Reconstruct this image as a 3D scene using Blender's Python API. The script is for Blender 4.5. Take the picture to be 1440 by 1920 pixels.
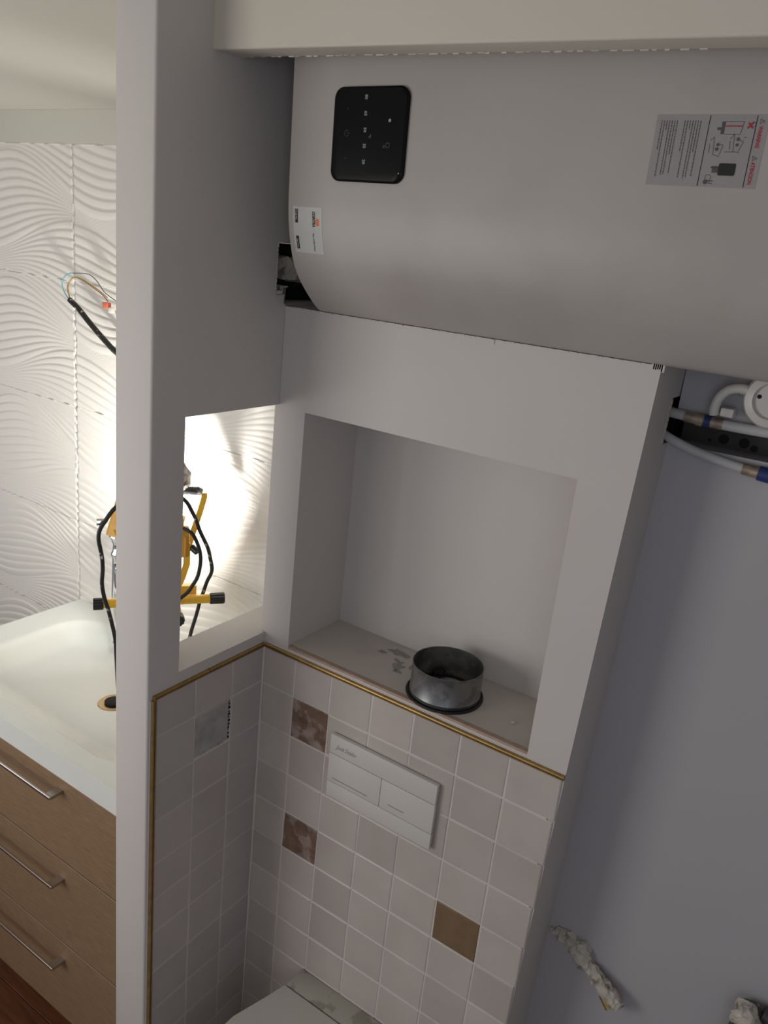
import bpy, bmesh, math, random
import numpy as np
from mathutils import Vector, Matrix
random.seed(7)
S = bpy.context.scene
COL = S.collection
for o in list(bpy.data.objects): bpy.data.objects.remove(o)

# ---------------------------------------------------------------- camera
cam_d = bpy.data.cameras.new('camera'); cam = bpy.data.objects.new('camera', cam_d); COL.objects.link(cam)
cam_d.sensor_fit = 'VERTICAL'; cam_d.sensor_height = 36.0
cam_d.lens = 36.0 * 1503.9 / 1920.0
cam_d.clip_start = .02
cam.matrix_world = (Matrix.Translation((1.0617, -1.2388, 2.0793)) @ Matrix.Rotation(.5639, 4, 'Z')
                    @ Matrix.Rotation(1.2613, 4, 'X') @ Matrix.Rotation(.1069, 4, 'Z'))
S.camera = cam
# ---------------------------------------------------------------- world, lights, exposure
W = bpy.data.worlds.new('world'); S.world = W; W.use_nodes = True
bg = W.node_tree.nodes['Background']; bg.inputs[0].default_value = (.92, .94, 1, 1); bg.inputs[1].default_value = .25
def area(name, loc, target, size, power, color, size_y=None, spread=180):
    d = bpy.data.lights.new(name, 'AREA'); d.energy = power; d.color = color; d.size = size
    if size_y: d.shape = 'RECTANGLE'; d.size_y = size_y
    d.spread = math.radians(spread)
    o = bpy.data.objects.new(name, d); COL.objects.link(o); o.location = loc
    v = Vector(target) - Vector(loc); o.rotation_euler = v.to_track_quat('-Z', 'Y').to_euler()
    return o
# soft light of the lit bathroom reaching the toilet from the front left
area('room_light_left', (-.75, -1.9, 1.5), (.35, 0, 1.8), .9, 13.5, (1, .95, .885), 1.1)
area('bathroom_fill_light', (-1.2, -.8, 1.3), (-.9, .218, 1.9), .7, 2.8, (.97, .98, 1), .5)  # added soft fill to brighten the wavy wall, not a real lamp
area('room_light_front', (1.6, -2.0, 1.9), (0, -.1, 1.6), 1.0, 4.6, (.86, .90, 1))
S.view_settings.view_transform = 'Standard'; S.view_settings.look = 'None'
S.view_settings.exposure = 0; S.view_settings.gamma = 1; S.view_settings.use_curve_mapping = False

# ---------------------------------------------------------------- materials
def lin(c):
    return tuple((x/12.92 if x <= .04045 else ((x+.055)/1.055)**2.4) for x in c)
def rgb(r, g, b): return lin((r/255, g/255, b/255)) + (1,)
def mat(name, col, rough=.6, metal=0, var=0, vscale=8, bump=0, bscale=60, rnd=0, col2=None, c2scale=10, c2lo=.55, c2hi=.6, spec=.5, coat=0, stretch=None, detail=3):
    m = bpy.data.materials.new(name); m.use_nodes = True; nt = m.node_tree; N = nt.nodes; Lk = nt.links
    b = N['Principled BSDF']; b.inputs['Base Color'].default_value = col; b.inputs['Roughness'].default_value = rough
    b.inputs['Metallic'].default_value = metal; b.inputs['Specular IOR Level'].default_value = spec
    b.inputs['Coat Weight'].default_value = coat
    tc = N.new('ShaderNodeTexCoord'); geo = N.new('ShaderNodeNewGeometry'); src = geo.outputs['Position']
    if stretch:
        mp = N.new('ShaderNodeMapping'); mp.inputs['Scale'].default_value = stretch; Lk.new(src, mp.inputs[0]); src = mp.outputs[0]
    cur = None
    def rgbn():
        n = N.new('ShaderNodeRGB'); n.outputs[0].default_value = col; return n.outputs[0]
    if col2:
        n = N.new('ShaderNodeTexNoise'); n.inputs['Scale'].default_value = c2scale; n.inputs['Detail'].default_value = 5; Lk.new(src, n.inputs['Vector'])
        r = N.new('ShaderNodeMapRange'); r.inputs['From Min'].default_value = c2lo; r.inputs['From Max'].default_value = c2hi; Lk.new(n.outputs[0], r.inputs[0])
        mx = N.new('ShaderNodeMix'); mx.data_type = 'RGBA'; mx.inputs[6].default_value = col; mx.inputs[7].default_value = col2
        Lk.new(r.outputs[0], mx.inputs[0]); cur = mx.outputs[2]
    if var:
        n = N.new('ShaderNodeTexNoise'); n.inputs['Scale'].default_value = vscale; n.inputs['Detail'].default_value = detail; Lk.new(src, n.inputs['Vector'])
        r = N.new('ShaderNodeMapRange'); r.inputs['From Min'].default_value = .3; r.inputs['From Max'].default_value = .7
        r.inputs['To Min'].default_value = 1-var; r.inputs['To Max'].default_value = 1+var; Lk.new(n.outputs[0], r.inputs[0])
        h = N.new('ShaderNodeHueSaturation'); Lk.new(cur or rgbn(), h.inputs['Color']); Lk.new(r.outputs[0], h.inputs['Value']); cur = h.outputs[0]
    if rnd:
        oi = N.new('ShaderNodeObjectInfo'); r = N.new('ShaderNodeMapRange')
        r.inputs['To Min'].default_value = 1-rnd; r.inputs['To Max'].default_value = 1+rnd; Lk.new(oi.outputs['Random'], r.inputs[0])
        h = N.new('ShaderNodeHueSaturation'); Lk.new(cur or rgbn(), h.inputs['Color']); Lk.new(r.outputs[0], h.inputs['Value']); cur = h.outputs[0]
    if cur: Lk.new(cur, b.inputs['Base Color'])
    if bump:
        n = N.new('ShaderNodeTexNoise'); n.inputs['Scale'].default_value = bscale; n.inputs['Detail'].default_value = 4; Lk.new(src, n.inputs['Vector'])
        bp = N.new('ShaderNodeBump'); bp.inputs['Strength'].default_value = 1; bp.inputs['Distance'].default_value = bump; Lk.new(n.outputs[0], bp.inputs['Height'])
        Lk.new(bp.outputs[0], b.inputs['Normal'])
    return m
M = {}
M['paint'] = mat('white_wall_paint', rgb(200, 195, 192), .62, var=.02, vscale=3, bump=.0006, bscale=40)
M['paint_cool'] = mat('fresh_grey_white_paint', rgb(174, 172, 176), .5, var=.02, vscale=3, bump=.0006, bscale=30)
M['ceiling'] = mat('ceiling_paint', rgb(200, 198, 186), .7, bump=.0005, bscale=30)
M['beam'] = mat('beam_paint', rgb(208, 202, 190), .65, bump=.0006, bscale=30)
M['plaster'] = mat('broken_plaster', rgb(190, 184, 174), .9, var=.2, vscale=40, bump=.004, bscale=90, col2=rgb(134, 124, 112), c2scale=45, c2lo=.54, c2hi=.64)
M['grout'] = mat('grout', rgb(208, 202, 198), .9, bump=.0006, bscale=200)
M['tile'] = mat('glazed_square_tile', rgb(188, 179, 173), .32, var=.06, vscale=9, bump=.0012, bscale=16, rnd=.10)
M['tile_wall'] = mat('glazed_square_tile_grey', rgb(182, 174, 173), .32, var=.05, vscale=9, bump=.0012, bscale=16, rnd=.06)
M['tile_brown'] = mat('brown_metal_glaze', rgb(118, 94, 80), .33, var=.3, vscale=30, bump=.001, bscale=40, col2=rgb(146, 130, 122), c2scale=22, c2lo=.5, c2hi=.56)
M['tile_bronze'] = mat('plain_bronze_glaze', rgb(122, 98, 72), .4, var=.12, vscale=30, bump=.0006, bscale=60)
M['patch'] = mat('filler_patch', rgb(165, 162, 160), .85, var=.15, vscale=35, bump=.002, bscale=60)
M['brass'] = mat('brushed_brass_trim', rgb(160, 132, 84), .42, metal=.7, var=.15, vscale=60)
M['brass_dark'] = mat('brass_groove', rgb(80, 52, 22), .6, metal=.5)
M['wavy'] = mat('white_wavy_tile', rgb(226, 222, 214), .42, var=.01)
M['silicone'] = mat('white_joint', rgb(235, 235, 232), .35)
M['heater'] = mat('heater_enamel', rgb(174, 169, 165), .42, var=.035, vscale=4, col2=rgb(167, 161, 157), c2scale=5, c2lo=.5, c2hi=.75)
M['glass_black'] = mat('black_glass', rgb(20, 20, 21), .3, spec=.1)
M['mark_grey'] = mat('grey_marking', rgb(150, 152, 154), .6)
M['mark_dim'] = mat('dim_marking', rgb(62, 63, 66), .6)
M['paper'] = mat('white_label_paper', rgb(240, 241, 240), .5)
M['paper_dull'] = mat('dull_label_film', rgb(204, 200, 201), .42)
M['ink'] = mat('black_ink', rgb(26, 24, 24), .6)
M['ink_soft'] = mat('soft_black_ink', rgb(80, 76, 76), .6)
M['ink_red'] = mat('red_ink', rgb(170, 30, 38), .6)
M['ink_orange'] = mat('orange_ink', rgb(226, 118, 60), .6)
M['white_plastic'] = mat('white_plastic', rgb(205, 202, 198), .3)
M['ceramic'] = mat('white_ceramic', rgb(226, 229, 224), .25)
M['lid'] = mat('lid_plastic', rgb(196, 192, 186), .25)
M['lid_back'] = mat('dusty_ceramic', rgb(176, 174, 164), .4, col2=rgb(150, 146, 134), c2scale=18)
M['groove'] = mat('dark_gap', rgb(90, 86, 84), .8)
M['zinc'] = mat('galvanised_steel', rgb(150, 150, 150), .42, metal=.9, var=.2, vscale=18, col2=rgb(128, 130, 132), c2scale=25, c2lo=.48, c2hi=.52, bump=.0004, bscale=30)
M['rubber'] = mat('black_rubber', rgb(24, 24, 25), .55)
M['oak'] = mat('oak_veneer', rgb(138, 112, 86), .5, var=.16, vscale=26, stretch=(1.0, 8, 12), bump=.0003, bscale=60, detail=6)
M['floor'] = mat('red_brown_wood_floor', rgb(120, 72, 50), .4, var=.3, vscale=9, stretch=(1, 8, 1), rnd=.15)
M['steel'] = mat('brushed_steel', rgb(188, 182, 174), .3, metal=1)
M['chrome'] = mat('chrome', rgb(225, 225, 225), .06, metal=1)
M['copper'] = mat('copper_drain', rgb(214, 182, 140), .25, metal=1)
M['black'] = mat('black_void', rgb(12, 12, 12), .8)
M['darkmetal'] = mat('dark_metal_rail', rgb(62, 60, 58), .6, metal=.3, var=.2, vscale=20)
M['yellow'] = mat('yellow_powder_coat', rgb(238, 190, 56), .4, var=.06, vscale=30)
M['yellow_dull'] = mat('orange_yellow_housing', rgb(226, 168, 62), .45, var=.12, vscale=30, col2=rgb(190, 170, 130), c2scale=30, c2lo=.6, c2hi=.65)
M['black_rib'] = mat('black_rubber_cap', rgb(30, 30, 31), .4)
M['grip'] = mat('dusty_black_grip', rgb(52, 52, 54), .6, col2=rgb(140, 140, 136), c2scale=60, c2lo=.55, c2hi=.62)
M['cable'] = mat('black_cable_with_paint_specks', rgb(34, 33, 33), .4, col2=rgb(170, 170, 165), c2scale=60, c2lo=.62, c2hi=.66)
M['wire_blue'] = mat('blue_wire', rgb(96, 178, 190), .4)
M['wire_brown'] = mat('brown_wire', rgb(176, 96, 60), .4)
M['wire_green'] = mat('yellow_green_wire', rgb(150, 146, 70), .4)
M['wire_grey'] = mat('grey_wire', rgb(96, 102, 104), .4)
M['conn'] = mat('orange_connector', rgb(226, 120, 90), .3)
M['conn_clear'] = mat('clear_connector', rgb(236, 226, 214), .2)
M['pipe'] = mat('white_multilayer_pipe', rgb(186, 186, 188), .35)
M['fitting'] = mat('dusty_brass_fitting', rgb(170, 152, 136), .45, metal=.6, var=.3, vscale=60)
M['blue'] = mat('blue_fitting_ring', rgb(40, 56, 110), .4)
M['grey_pvc'] = mat('dark_grey_pipe', rgb(66, 64, 64), .5)
M['niche_floor'] = mat('smeared_niche_floor', rgb(196, 189, 182), .7, col2=rgb(188, 182, 176), c2scale=6, bump=.0006, bscale=40)
M['woodedge'] = mat('raw_edge_strip', rgb(172, 148, 134), .8, var=.12, vscale=60)
M['smear'] = mat('grey_dirt_smear', rgb(150, 147, 141), .8, var=.1, vscale=80)
def emis(name, col, s):
    m = bpy.data.materials.new(name); m.use_nodes = True; b = m.node_tree.nodes['Principled BSDF']
    b.inputs['Base Color'].default_value = (1, 1, 1, 1); b.inputs['Emission Color'].default_value = col; b.inputs['Emission Strength'].default_value = s
    return m
M['lamp_glass'] = emis('lit_lamp_glass', (1, .95, .84, 1), 6)

# ---------------------------------------------------------------- mesh helpers
def link(name, me, m, parent=None, smooth=False):
    o = bpy.data.objects.new(name, me); COL.objects.link(o)
    if m is not None: me.materials.append(M[m] if isinstance(m, str) else m)
    if parent is not None: o.parent = parent
    if smooth: me.polygons.foreach_set('use_smooth', [True]*len(me.polygons))
    return o
def finish(name, bm, m, parent=None, smooth=False):
    bmesh.ops.recalc_face_normals(bm, faces=bm.faces[:])
    me = bpy.data.meshes.new(name); bm.to_mesh(me); bm.free()
    o = link(name, me, m, parent, smooth)
    if smooth == 'auto':
        me.polygons.foreach_set('use_smooth', [True]*len(me.polygons))
        try: me.set_sharp_from_angle(angle=math.radians(35))
        except Exception: pass
    return o
def hexa(bm, p):
    """p: 8 points, bottom loop 0-3, top loop 4-7"""
    v = [bm.verts.new(q) for q in p]
    for f in ((0,3,2,1),(4,5,6,7),(0,1,5,4),(1,2,6,5),(2,3,7,6),(3,0,4,7)): bm.faces.new([v[i] for i in f])
    return v
def box(bm, x0, x1, y0, y1, z0, z1, M4=None):
    p = [(x0,y0,z0),(x1,y0,z0),(x1,y1,z0),(x0,y1,z0),(x0,y0,z1),(x1,y0,z1),(x1,y1,z1),(x0,y1,z1)]
    if M4 is not None: p = [M4 @ Vector(q) for q in p]
    return hexa(bm, p)
def bevel(bm, w, seg=2, edges=None):
    bmesh.ops.bevel(bm, geom=edges or bm.edges[:], offset=w, segments=seg, profile=.5, affect='EDGES')
def bbox(name, x0, x1, y0, y1, z0, z1, m, parent=None, bev=0, seg=2, M4=None):
    bm = bmesh.new(); box(bm, x0, x1, y0, y1, z0, z1, M4)
    if bev: bevel(bm, bev, seg)
    return finish(name, bm, m, parent, 'auto' if bev else False)
def smoothpath(pts, n=6):
    P = [Vector(p) for p in pts]; out = []
    for i in range(len(P)-1):
        a = P[max(i-1,0)]; b = P[i]; c = P[i+1]; d = P[min(i+2,len(P)-1)]
        for k in range(n):
            t = k/n
            out.append(.5*((2*b)+(c-a)*t+(2*a-5*b+4*c-d)*t*t+(3*b-a-3*c+d)*t**3))
    out.append(P[-1]); return out
def tube(bm, pts, r, seg=10, cap=True, rf=None):
    P = [Vector(p) for p in pts]; rings = []; up = None
    for i, p in enumerate(P):
        t = (P[min(i+1,len(P)-1)]-P[max(i-1,0)]).normalized()
        if up is None:
            up = t.cross(Vector((0,0,1)));
            if up.length < .05: up = t.cross(Vector((0,1,0)))
            up.normalize()
        up = (up - t*up.dot(t)).normalized(); s = t.cross(up)
        rr = rf(i/(len(P)-1)) if rf else (r[i] if isinstance(r, (list, tuple)) else r)
        rings.append([bm.verts.new(p+(up*math.cos(a)+s*math.sin(a))*rr) for a in [2*math.pi*k/seg for k in range(seg)]])
    for a, b in zip(rings, rings[1:]):
        for k in range(seg): bm.faces.new((a[k], a[(k+1)%seg], b[(k+1)%seg], b[k]))
    if cap: bm.faces.new(rings[0][::-1]); bm.faces.new(rings[-1])
def tube_obj(name, pts, r, m, parent=None, seg=10, n=6, smooth=True, rf=None):
    bm = bmesh.new(); tube(bm, smoothpath(pts, n) if n else pts, r, seg, rf=rf); return finish(name, bm, m, parent, 'auto')
def lathe(bm, prof, c, seg=48, axis='Z'):
    rings = []
    for r, h in prof:
        ring = []
        for k in range(seg):
            a = 2*math.pi*k/seg; q = (r*math.cos(a), r*math.sin(a), h)
            if axis == 'Y': q = (q[0], h, q[1])
            ring.append(bm.verts.new(Vector(c)+Vector(q)))
        rings.append(ring)
    for a, b in zip(rings, rings[1:]):
        for k in range(seg): bm.faces.new((a[k], a[(k+1)%seg], b[(k+1)%seg], b[k]))
    return rings
def prism(bm, poly, f0, f1):
    a = [bm.verts.new(f0(p)) for p in poly]; b = [bm.verts.new(f1(p)) for p in poly]
    bm.faces.new(a); bm.faces.new(b[::-1]); n = len(poly)
    for i in range(n): bm.faces.new((a[i], b[i], b[(i+1)%n], a[(i+1)%n]))
def lump(name, pts, r, m, parent=None, seg=12, amp=.35, n=5, flat=1.0, seed=0):
    """irregular broken plaster lump around a path"""
    rnd = random.Random(seed); bm = bmesh.new()
    P = smoothpath(pts, n); rs = [(r[min(int(i/n), len(r)-1)]*(1-(i%n)/n) + r[min(int(i/n)+1, len(r)-1)]*((i%n)/n)) for i in range(len(P))]
    tube(bm, P, rs, seg)
    for v in bm.verts: v.co += Vector((rnd.uniform(-1,1), rnd.uniform(-1,1), rnd.uniform(-1,1)))*amp*.01
    return finish(name, bm, m, parent)
def struct(o): o['kind'] = 'structure'; return o
def thing(name, label, cat, loc=(0,0,0), group=None):
    o = bpy.data.objects.new(name, None); COL.objects.link(o); o.location = loc; o.empty_display_size = .05
    tag(o, label, cat, group); return o
def tag(o, label, cat, group=None):
    o['label'] = label; o['category'] = cat
    if group: o['group'] = group
    return o
def place(child_objs, root):
    """children were modelled in world space: keep them there under a moved root"""
    bpy.context.view_layer.update()
    for c in child_objs: c.matrix_parent_inverse = root.matrix_world.inverted()
def text_mesh(body, size, f, shear=0, bold=0, spacing=1.0, condense=1.0):
    """text as a flat mesh, vertices mapped through f(u, v)"""
    c = bpy.data.curves.new('txt', 'FONT'); c.body = body; c.size = size; c.shear = shear; c.offset = bold; c.space_character = spacing; c.resolution_u = 2
    o = bpy.data.objects.new('txt', c); COL.objects.link(o)
    dg = bpy.context.evaluated_depsgraph_get(); me = bpy.data.meshes.new_from_object(o.evaluated_get(dg))
    for v in me.vertices: v.co = f(v.co.x*condense, v.co.y)
    bpy.data.objects.remove(o); bpy.data.curves.remove(c); me.materials.clear(); return me
def joined(name, meshes, m, parent):
    bm = bmesh.new()
    for me in meshes: bm.from_mesh(me); bpy.data.meshes.remove(me)
    me = bpy.data.meshes.new(name); bm.to_mesh(me); bm.free(); return link(name, me, m, parent)
def quads(name, rects, f, m, parent, sub=1):
    """flat printed shapes: each a polygon of (u, v)"""
    bm = bmesh.new()
    for poly in rects: bm.faces.new([bm.verts.new(f(u, v)) for u, v in poly])
    me = bpy.data.meshes.new(name); bm.to_mesh(me); bm.free(); return link(name, me, m, parent)
def R4(u0, v0, u1, v1): return [(u0,v0),(u1,v0),(u1,v1),(u0,v1)]
def seg2(u0, v0, u1, v1, w):
    d = Vector((u1-u0, v1-v0)).normalized(); n = Vector((-d.y, d.x))*w/2
    return [(u0+n.x, v0+n.y), (u1+n.x, v1+n.y), (u1-n.x, v1-n.y), (u0-n.x, v0-n.y)]

T_ = .0947                       # partition thickness
PY = -.3293                      # partition end
YW = .218                        # tiled bathroom wall
VZ = .95                         # washbasin top
SILL = 1.2552
def edge(z): return .7 + .0278*(z-.6) + .0012      # leaning right edge of the boxing
# ---------------------------------------------------------------- structure: partition (wall_left)
bm = bmesh.new()
X0, X1 = -T_, 0.0
v = box(bm, X0, X1, PY, -.252, 0, 2.58)
box(bm, X0, X1, -.252, -.0005, 0, SILL); box(bm, X0, -.0112, -.0005, YW-.001, 0, SILL)
box(bm, X0, X1, -.252, -.031, 1.768, 2.58)
box(bm, X0, X1, -.031, -.0005, 1.768, 1.967); box(bm, X0, -.0112, -.0005, YW-.001, 1.768, 1.967)
box(bm, X0, X1, -.031, YW-.001, 2.0795, 2.58)
es = [e for e in bm.edges if abs(e.verts[0].co.y-PY) < 1e-5 and abs(e.verts[1].co.y-PY) < 1e-5 and abs(e.verts[0].co.z-e.verts[1].co.z) > 1]
bevel(bm, .005, 3, es)
wall_left = struct(finish('wall_left', bm, 'paint', None, 'auto'))
# ---------------------------------------------------------------- structure: tiled boxing (wall_back) with niche
bm = bmesh.new()
NX0, NX1, NZ0, NZ1, ND = .0679, .6423, 1.2437, 1.7636, .1877
def slab(xa, xb, ya, yb, za, zb):
    g = lambda x, z: edge(z) if x == 'E' else x
    hexa(bm, [(g(xa,za),ya,za),(g(xb,za),ya,za),(g(xb,za),yb,za),(g(xa,za),yb,za),(g(xa,zb),ya,zb),(g(xb,zb),ya,zb),(g(xb,zb),yb,zb),(g(xa,zb),yb,zb)])
slab(-.0107, 'E', 0, .26, 0, NZ0)
slab(-.0112, NX0, 0, .26, NZ0, NZ1)
slab(NX1, 'E', 0, .26, NZ0, NZ1)
slab(NX0, NX1, ND, .26, NZ0, NZ1)
slab(-.0107, 'E', 0, .26, NZ1, 1.826)
slab(0, .70, 0, .26, 1.826, 1.905); slab(.70, 'E', 0, .112, 1.826, 1.905)
slab(0, 'E', 0, .26, 1.905, 1.9632)
wall_back = struct(finish('wall_back', bm, 'paint'))
bbox('shelf_skin', NX0+.0005, NX1-.0005, .012, ND-.0005, NZ0, NZ0+.0008, 'niche_floor', wall_back)
bbox('edge_strip', NX0+.001, NX1-.001, -.0005, .0118, NZ0-.005, NZ0+.0006, 'woodedge', wall_back)
# ragged plaster along the top edge and the left end
rag = bmesh.new()
for k in range(46):
    x = .01 + k*.0158 + random.uniform(-.004, .004); s = random.uniform(.0006, .0016)
    box(rag, x, x+random.uniform(.004, .014), -.0012, .004, 1.9625-s, 1.9625+s*.6)
box(rag, .452, .46, -.0015, .003, 1.955, 1.9625)
for k in range(6): box(rag, .724+k*.003, .729+k*.003, -.002, .002, 1.958-random.random()*.004, 1.9645)
finish('plaster_crumbs', rag, 'paint', wall_back)['kind'] = 'stuff'
# wall right of the boxing
bm = bmesh.new(); B = .15
box(bm, .66, 1.75, B, .26, 0, 1.826); 
box(bm, 0.0, 1.75, B, .26, 1.963, 2.58)
box(bm, .74, 1.75, B, .26, 1.874, 1.963); box(bm, .74, 1.75, .215, .26, 1.826, 1.874); box(bm, 1.10, 1.75, B, .215, 1.826, 1.874)
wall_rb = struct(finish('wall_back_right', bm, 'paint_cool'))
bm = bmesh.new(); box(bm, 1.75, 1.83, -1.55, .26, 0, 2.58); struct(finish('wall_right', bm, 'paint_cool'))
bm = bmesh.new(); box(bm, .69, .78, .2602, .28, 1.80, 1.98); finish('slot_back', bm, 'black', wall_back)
# beam, ceilings, floor
bm = bmesh.new(); hexa(bm, [(0,-.2138,2.3602),(1.75,-.2138,2.3235),(1.75,-.151,2.328),(0,-.151,2.3644),(0,-.2138,2.58),(1.75,-.2138,2.58),(1.75,-.151,2.58),(0,-.151,2.58)])
es = [e for e in bm.edges if all(abs(q.co.y+.2138) < 1e-5 and q.co.z < 2.4 for q in e.verts)]; bevel(bm, .004, 3, es)
struct(finish('trim_1', bm, 'beam', None, 'auto'))
rag = bmesh.new()
for k in range(40):
    x = .005 + k*.019 + random.uniform(-.005, .005); zz = 2.3644-.0209*x
    box(rag, x, x+random.uniform(.006, .016), -.1525, -.149, zz-random.uniform(.0005, .0018), zz+.002)
struct(finish('trim_2', rag, 'beam'))
bm = bmesh.new(); box(bm, 0, 1.75, -1.55, .26, 2.58, 2.64); struct(finish('ceiling', bm, 'ceiling'))
bm = bmesh.new(); hexa(bm, [(-1.8,-.44,2.4285),(-T_-.001,-.44,2.4285),(-T_-.001,YW,2.357),(-1.8,YW,2.357),(-1.8,-.44,2.64),(-T_-.001,-.44,2.64),(-T_,YW,2.64),(-1.8,YW,2.64)])
struct(finish('ceiling_bathroom', bm, 'ceiling'))
bm = bmesh.new(); box(bm, -1.8, 0, -2.6, -.442, 2.58, 2.64); struct(finish('ceiling_hall', bm, 'ceiling'))
bm = bmesh.new(); box(bm, -1.8, 1.75, -2.6, .26, -.06, -.012); floor = struct(finish('floor', bm, 'floor'))
k = 0
for r in range(11):
    y0 = .215 - .12*(r+1)
    xs = -1.8 - (r % 3)*.25
    while xs < -.1:
        xa, xb = max(xs, -1.8), min(xs+.9, -.0955 if y0 > PY-.12 else -.0955)
        if xb > xa+.02: bbox('floor_plank', xa+.0008, xb-.0008, y0+.0008, y0+.1192, -.012, 0, 'floor', floor, .001, 1)
        xs += .9
bm = bmesh.new(); box(bm, -.08, 1.74, -1.5, -.004, -.012, -.001); finish('floor_skin', bm, 'patch', floor)
# ---------------------------------------------------------------- wavy relief wall of the bathroom (wall_far)
bm = bmesh.new(); box(bm, -1.8, -.0115, YW+.004, .30, 0, 2.357); box(bm, -1.8, -.0115, YW-.003, YW+.004, 2.273, 2.357)
wall_far = struct(finish('wall_far', bm, 'ceiling'))
def relief(xx, zz):
    L = .9
    w = xx + .015*np.sin(zz*4.1)
    g1 = .152 - .118*np.cos(2*np.pi*(w+.86)/L)
    b2 = .055*np.cos(2*np.pi*(w+.95)/L) + 2.02
    q = (zz - b2) / .355
    n = np.floor(q); t = (q - n)*.355                # height above the lower B2 curve of this repeat
    in1 = t < g1
    s1 = t/g1*10; s2 = (t-g1)/(.355-g1)*12
    s = np.where(in1, s1, s2); sp = np.where(in1, g1/10, (.355-g1)/12)
    f = s - np.floor(s)
    prof = np.where(f < .82, np.sin(f/.82*np.pi/2)**.8, np.cos((f-.82)/.18*np.pi/2))
    return prof*np.clip(sp*.19, .0003, .0040)
def wavy_tile(x0, x1, z0, z1, dx, dz):
    nx = max(2, int((x1-x0)/.0042)+1); nz = max(2, int((z1-z0)/.0026)+1)
    X = np.linspace(x0, x1, nx); Z = np.linspace(z0, z1, nz); XX, ZZ = np.meshgrid(X, Z)
    H = relief(XX+dx, ZZ+dz)
    Y = YW - H
    rim = .0007
    Y[:,0] = Y[:,-1] = YW+.002
    XX[:,1] = x0+1e-4; XX[:,-2] = x1-1e-4; ZZ[1,:] = z0+1e-4; ZZ[-2,:] = z1-1e-4
    co = np.stack([XX, Y, ZZ], -1).reshape(-1, 3).astype(np.float32)
    i = np.arange(nz*nx).reshape(nz, nx)
    F = np.stack([i[:-1,:-1], i[:-1,1:], i[1:,1:], i[1:,:-1]], -1).reshape(-1, 4)
    me = bpy.data.meshes.new('wavy_tile'); me.vertices.add(len(co)); me.vertices.foreach_set('co', co.ravel())
    me.loops.add(F.size); me.loops.foreach_set('vertex_index', F.ravel().astype(np.int32))
    me.polygons.add(len(F)); me.polygons.foreach_set('loop_start', np.arange(0, F.size, 4, dtype=np.int32)); me.polygons.foreach_set('loop_total', np.full(len(F), 4, dtype=np.int32))
    me.update(); me.validate()
    return link('wavy_tile', me, 'wavy', wall_far, smooth=True)
zs = [2.273, 1.918, 1.563, 1.208, .853, .60]
xs_ = [-1.80, -.962, -.0118]
for a in range(5):
    for b in range(2):
        wavy_tile(xs_[b]+.0009, xs_[b+1]-.0009, zs[a+1]+.0002, zs[a]-.0002, .022 if b else 0, .004*(b*2-1))
rag = bmesh.new()                                   # dashes of white filler in the vertical joint
z = 2.2
while z > .98:
    h = random.uniform(.008, .022); box(rag, -.9628, -.9608, YW-.004, YW+.003, z-h, z); z -= h + random.uniform(.006, .02)
finish('joint_filler', rag, 'silicone', wall_far)['kind'] = 'stuff'

# ---------------------------------------------------------------- square glazed tiles
def tile_mesh(name, a0, a1, z0, z1, plane, m, parent, proud=.0035):
    """plane 'x': on the partition (normal +x); plane 'y': on the boxing (normal -y)"""
    g = .0011; j = lambda: random.uniform(-.0006, .0006)
    c = [(a0+g+j(), z0+g+j()), (a1-g+j(), z0+g+j()), (a1-g+j(), z1-g+j()), (a0+g+j(), z1-g+j())]
    t = [random.uniform(-.0005, .0005) for _ in range(4)]; cx = sum(p[0] for p in c)/4; cz = sum(p[1] for p in c)/4
    def P(a, z, d): return (d, a, z) if plane == 'x' else (a, -d, z)
    bm = bmesh.new(); ins = .0022
    back = [bm.verts.new(P(a, z, -.002)) for a, z in c]
    mid = [bm.verts.new(P(a, z, proud-.0014+t[i])) for i, (a, z) in enumerate(c)]
    fr = [bm.verts.new(P(a+math.copysign(ins, cx-a), z+math.copysign(ins, cz-z), proud+t[i])) for i, (a, z) in enumerate(c)]
    for r0, r1 in ((back, mid), (mid, fr)):
        for i in range(4): bm.faces.new((r0[i], r0[(i+1)%4], r1[(i+1)%4], r1[i]))
    bm.faces.new(fr)
    return finish(name, bm, m, parent)
cols = [.0042, .095, .1944, .3003, .4019, .5088, .6124, None]
rows = [1.2215, 1.1295, 1.0293, .9282, .8269, .7278, .6282, .5225, .4236, .322, .221, .12, .02]
for r in range(12):
    for c in range(7):
        z1, z0 = rows[r], rows[r+1]
        a0 = cols[c]; a1 = cols[c+1] if cols[c+1] else edge((z0+z1)/2) - .0005
        br = (c, r) in ((1, 1), (1, 4)); bz = (c, r) == (5, 4)
        o = tile_mesh('tile', a0, a1, z0, z1, 'y', 'tile_brown' if br else ('tile_bronze' if bz else 'tile'), wall_back)
        if br: o['label'] = 'brown mottled metallic square tile'
        if bz: o['label'] = 'plain bronze coloured square tile'
pcols = [-.3105, -.206, -.1005, -.0042]
prow = [1.2215, 1.134, 1.0245, .934, .8245, .734, .6445, .5345, .4236, .322, .221, .12, .02]
for r in range(12):
    for c in range(3):
        if c == 1 and r == 1:
            tile_mesh('tile', pcols[1], pcols[2], 1.129, prow[1], 'x', 'tile_wall', wall_left); continue
        if c == 1 and r == 2:
            o = tile_mesh('tile', pcols[1], pcols[2], prow[3], prow[2], 'x', 'tile_wall', wall_left); continue
        tile_mesh('tile', pcols[c], pcols[c+1], prow[r+1], prow[r], 'x', 'tile_wall', wall_left)
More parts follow.
